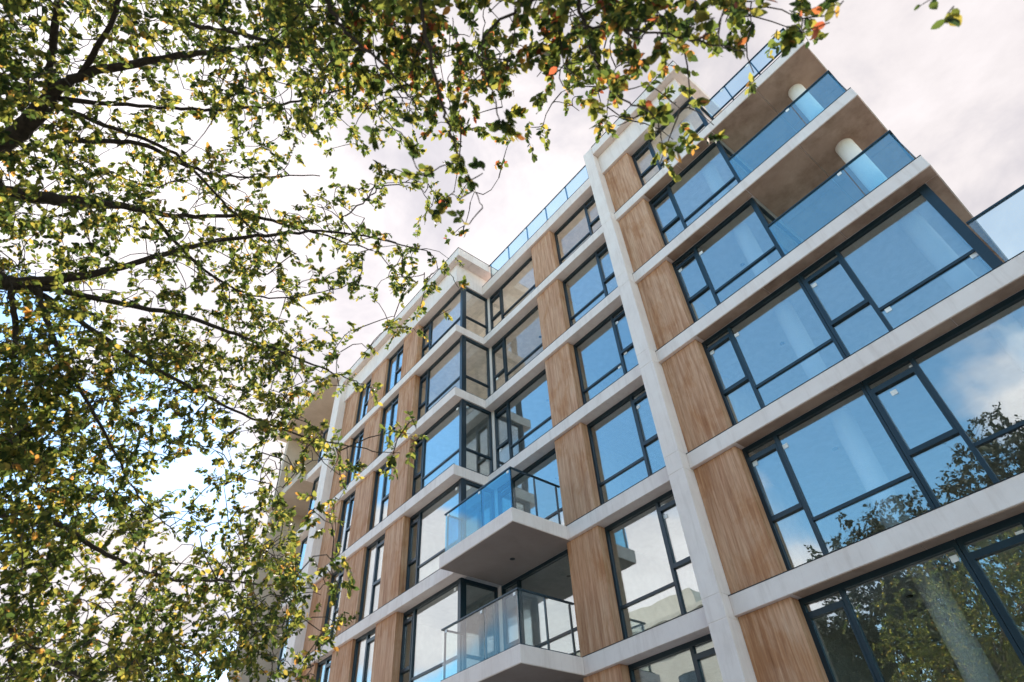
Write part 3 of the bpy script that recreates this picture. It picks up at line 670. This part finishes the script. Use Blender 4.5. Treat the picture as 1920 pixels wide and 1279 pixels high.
limbsA = [
    limb_pts([tA(4.3, .19)] + px((-70, 355, 7.9, .13), (0, 362, 7.7, .11), (110, 375, 7.5, .085), (240, 388, 7.3, .05), (330, 405, 7.2, .036), (480, 408, 7.0, .026), (600, 440, 6.8, .016), (700, 470, 6.6, .009))),
    limb_pts([tA(3.6, .2)] + px((-70, 545, 7.8, .13), (0, 530, 7.6, .11), (60, 530, 7.5, .085), (200, 508, 7.3, .05), (340, 468, 7.1, .038), (480, 442, 6.9, .028), (640, 436, 6.7, .018), (800, 470, 6.5, .008))),
    limb_pts(px((40, 530, 7.5, .06), (130, 548, 7.4, .045), (330, 590, 7.2, .034), (480, 640, 7.0, .024), (600, 690, 6.9, .014), (680, 720, 6.8, .007))),
    limb_pts(px((50, 533, 7.5, .05), (160, 610, 7.3, .035), (290, 690, 7.1, .028), (420, 760, 6.9, .02), (560, 815, 6.7, .014), (700, 845, 6.6, .008), (750, 850, 6.6, .005))),
    limb_pts([tA(4.5, .2)] + px((-90, 330, 8.0, .15), (20, 260, 7.8, .13), (75, 205, 7.6, .12), (110, 165, 7.4, .075), (170, 138, 7.2, .06), (290, 112, 6.8, .05), (420, 95, 6.3, .03), (560, 80, 5.8, .016))),
    limb_pts(px((85, 195, 7.6, .06), (95, 120, 7.4, .05), (105, 40, 7.2, .045), (110, -60, 7.0, .03), (120, -200, 6.8, .02))),
    limb_pts(px((150, 145, 7.3, .045), (205, 50, 6.9, .035), (235, -30, 6.6, .03), (300, -150, 6.2, .02))),
    limb_pts(px((110, 185, 7.5, .04), (260, 200, 7.2, .026), (420, 205, 6.9, .022), (560, 190, 6.6, .016), (700, 150, 6.2, .009))),
    limb_pts(px((105, 200, 7.5, .04), (210, 240, 7.2, .028), (330, 290, 7.0, .024), (430, 390, 6.8, .016), (520, 470, 6.7, .008))),
    limb_pts(px((120, 265, 7.4, .04), (260, 270, 7.2, .032), (350, 310, 7.1, .028), (430, 330, 6.9, .016), (600, 330, 6.7, .008))),
    limb_pts([tA(2.9, .16)] + px((-90, 960, 7.9, .06), (20, 975, 7.6, .045), (110, 985, 7.4, .036), (200, 1040, 7.2, .03), (310, 1082, 7.0, .024), (430, 1090, 6.8, .016), (600, 1105, 6.6, .007))),
    limb_pts([tA(2.5, .15)] + px((-90, 1090, 7.9, .07), (0, 1165, 7.6, .05), (60, 1215, 7.4, .045), (140, 1262, 7.2, .035), (300, 1330, 7.0, .02))),
    limb_pts(px((20, 540, 7.5, .045), (30, 640, 7.4, .035), (15, 780, 7.3, .026), (40, 900, 7.2, .012))),
    limb_pts(px((70, 540, 7.4, .045), (110, 660, 7.2, .03), (190, 800, 7.0, .022), (260, 930, 6.8, .012), (330, 1000, 6.7, .007))),
    limb_pts(px((280, 400, 7.2, .03), (400, 520, 7.0, .02), (520, 560, 6.8, .012), (640, 540, 6.7, .007))),
    limb_pts(px((330, 40, 6.4, .028), (440, 60, 6.1, .024), (560, 90, 5.8, .018), (700, 95, 5.4, .01))),
    limb_pts(px((640, 410, 6.8, .012), (680, 380, 6.5, .011), (720, 350, 6.2, .009), (790, 342, 5.8, .006))),
]
bt = lambda z, r: (TB[0], TB[1], z, r)
limbsB = [
    limb_pts([bt(3.5, .16)] + [(0.6, -1.6, 5.2, .10)] + px((770, -260, 4.6, .05), (785, -40, 4.3, .022), (800, 70, 4.2, .018), (830, 200, 4.05, .014), (850, 270, 4.0, .010), (880, 335, 4.0, .007), (905, 390, 4.0, .004))),
    limb_pts([bt(3.5, .16)] + [(1.3, -1.7, 5.3, .10)] + px((1060, -280, 4.7, .05), (1078, -40, 4.4, .022), (1095, 50, 4.3, .017), (1120, 120, 4.2, .012), (1160, 180, 4.1, .009), (1225, 215, 4.0, .007), (1240, 260, 4.0, .004))),
    limb_pts([bt(3.55, .14)] + [(1.8, -1.5, 5.2, .09)] + px((1450, -280, 4.7, .04), (1480, -60, 4.3, .016), (1500, 20, 4.1, .009), (1505, 70, 4.0, .004))),
    limb_pts([bt(3.5, .14)] + [(-0.3, -1.8, 5.4, .09)] + px((560, -200, 5.2, .05), (600, -40, 4.9, .03), (640, 50, 4.7, .02), (730, 130, 4.5, .012), (790, 215, 4.3, .006))),
    limb_pts(px((1078, -40, 4.4, .02), (960, 20, 4.3, .014), (900, 90, 4.2, .009), (930, 190, 4.1, .005))),
    limb_pts(px((1480, -60, 4.3, .012), (1640, -170, 4.2, .008), (1765, -130, 4.1, .006), (1778, -60, 4.05, .005), (1766, -8, 4.0, .003))),
    limb_pts(px((1765, -130, 4.1, .005), (1800, -60, 4.05, .004), (1814, -4, 4.0, .003))),
    limb_pts(px((1095, 50, 4.3, .012), (1210, 60, 4.3, .01), (1320, 80, 4.2, .007), (1400, 95, 4.1, .004))),
]
# upper crowns, out of the frame: they are what the lowest windows mirror
def fits(p):
    q = CR @ (np.array(p) - np.array([0, 0, EYE])); 
    if q[2] <= 0.05: return True
    u = 960 + 1140.1*q[0]/q[2]; v = 639.5 + 1140.1*q[1]/q[2]
    return not (-60 < u < 1980 and -60 < v < 1340)
def ellipsoid(cx, cy, cz, rx, ry, rz, n, leaves, L, lst, spread=0.3):
    k = 0
    while k < n:
        p = RNG.normal(size=3); p /= np.linalg.norm(p); p *= RNG.uniform(0.35, 1.0)**0.6
        q = np.array([cx + p[0]*rx, cy + p[1]*ry, cz + p[2]*rz])
        if fits(q): lst.append((q, spread, leaves, L)); k += 1
ellipsoid(TA[0], TA[1] - 0.5, 8.2, 3.4, 2.6, 3.6, 95, 30, 0.115, clA)
ellipsoid(TB[0] + 0.4, TB[1] - 0.3, 7.4, 3.0, 2.2, 3.4, 80, 30, 0.115, clB)
for l in limbsB[:5] + limbsB[7:]:                         # leafy shoots along the bare inner run of the overhanging limbs
    for p in l[4::2]:
        for _ in range(5):
            q = p[:3] + RNG.normal(size=3)*0.32
            if fits(q): clB.append((q, 0.22, 26, 0.075))
limbsA.append(limb_pts([tA(4.4, .2), (TA[0] - 0.2, TA[1] - 0.4, 6.5, .13), (TA[0] + 0.2, TA[1] - 0.6, 8.8, .07), (TA[0], TA[1] - 0.4, 10.8, .03)]))
limbsB.append(limb_pts([bt(3.6, .17), (TB[0] + 0.2, TB[1] - 0.3, 5.6, .11), (TB[0] + 0.5, TB[1] - 0.2, 7.8, .06), (TB[0] + 0.4, TB[1], 9.8, .03)]))
nA = grow(treeA, limbsA, clA, 0.09, M['leaf']); nB = grow(treeB, limbsB, clB, 0.09, M['leaf_red'])
print('leaves', nA, nB)
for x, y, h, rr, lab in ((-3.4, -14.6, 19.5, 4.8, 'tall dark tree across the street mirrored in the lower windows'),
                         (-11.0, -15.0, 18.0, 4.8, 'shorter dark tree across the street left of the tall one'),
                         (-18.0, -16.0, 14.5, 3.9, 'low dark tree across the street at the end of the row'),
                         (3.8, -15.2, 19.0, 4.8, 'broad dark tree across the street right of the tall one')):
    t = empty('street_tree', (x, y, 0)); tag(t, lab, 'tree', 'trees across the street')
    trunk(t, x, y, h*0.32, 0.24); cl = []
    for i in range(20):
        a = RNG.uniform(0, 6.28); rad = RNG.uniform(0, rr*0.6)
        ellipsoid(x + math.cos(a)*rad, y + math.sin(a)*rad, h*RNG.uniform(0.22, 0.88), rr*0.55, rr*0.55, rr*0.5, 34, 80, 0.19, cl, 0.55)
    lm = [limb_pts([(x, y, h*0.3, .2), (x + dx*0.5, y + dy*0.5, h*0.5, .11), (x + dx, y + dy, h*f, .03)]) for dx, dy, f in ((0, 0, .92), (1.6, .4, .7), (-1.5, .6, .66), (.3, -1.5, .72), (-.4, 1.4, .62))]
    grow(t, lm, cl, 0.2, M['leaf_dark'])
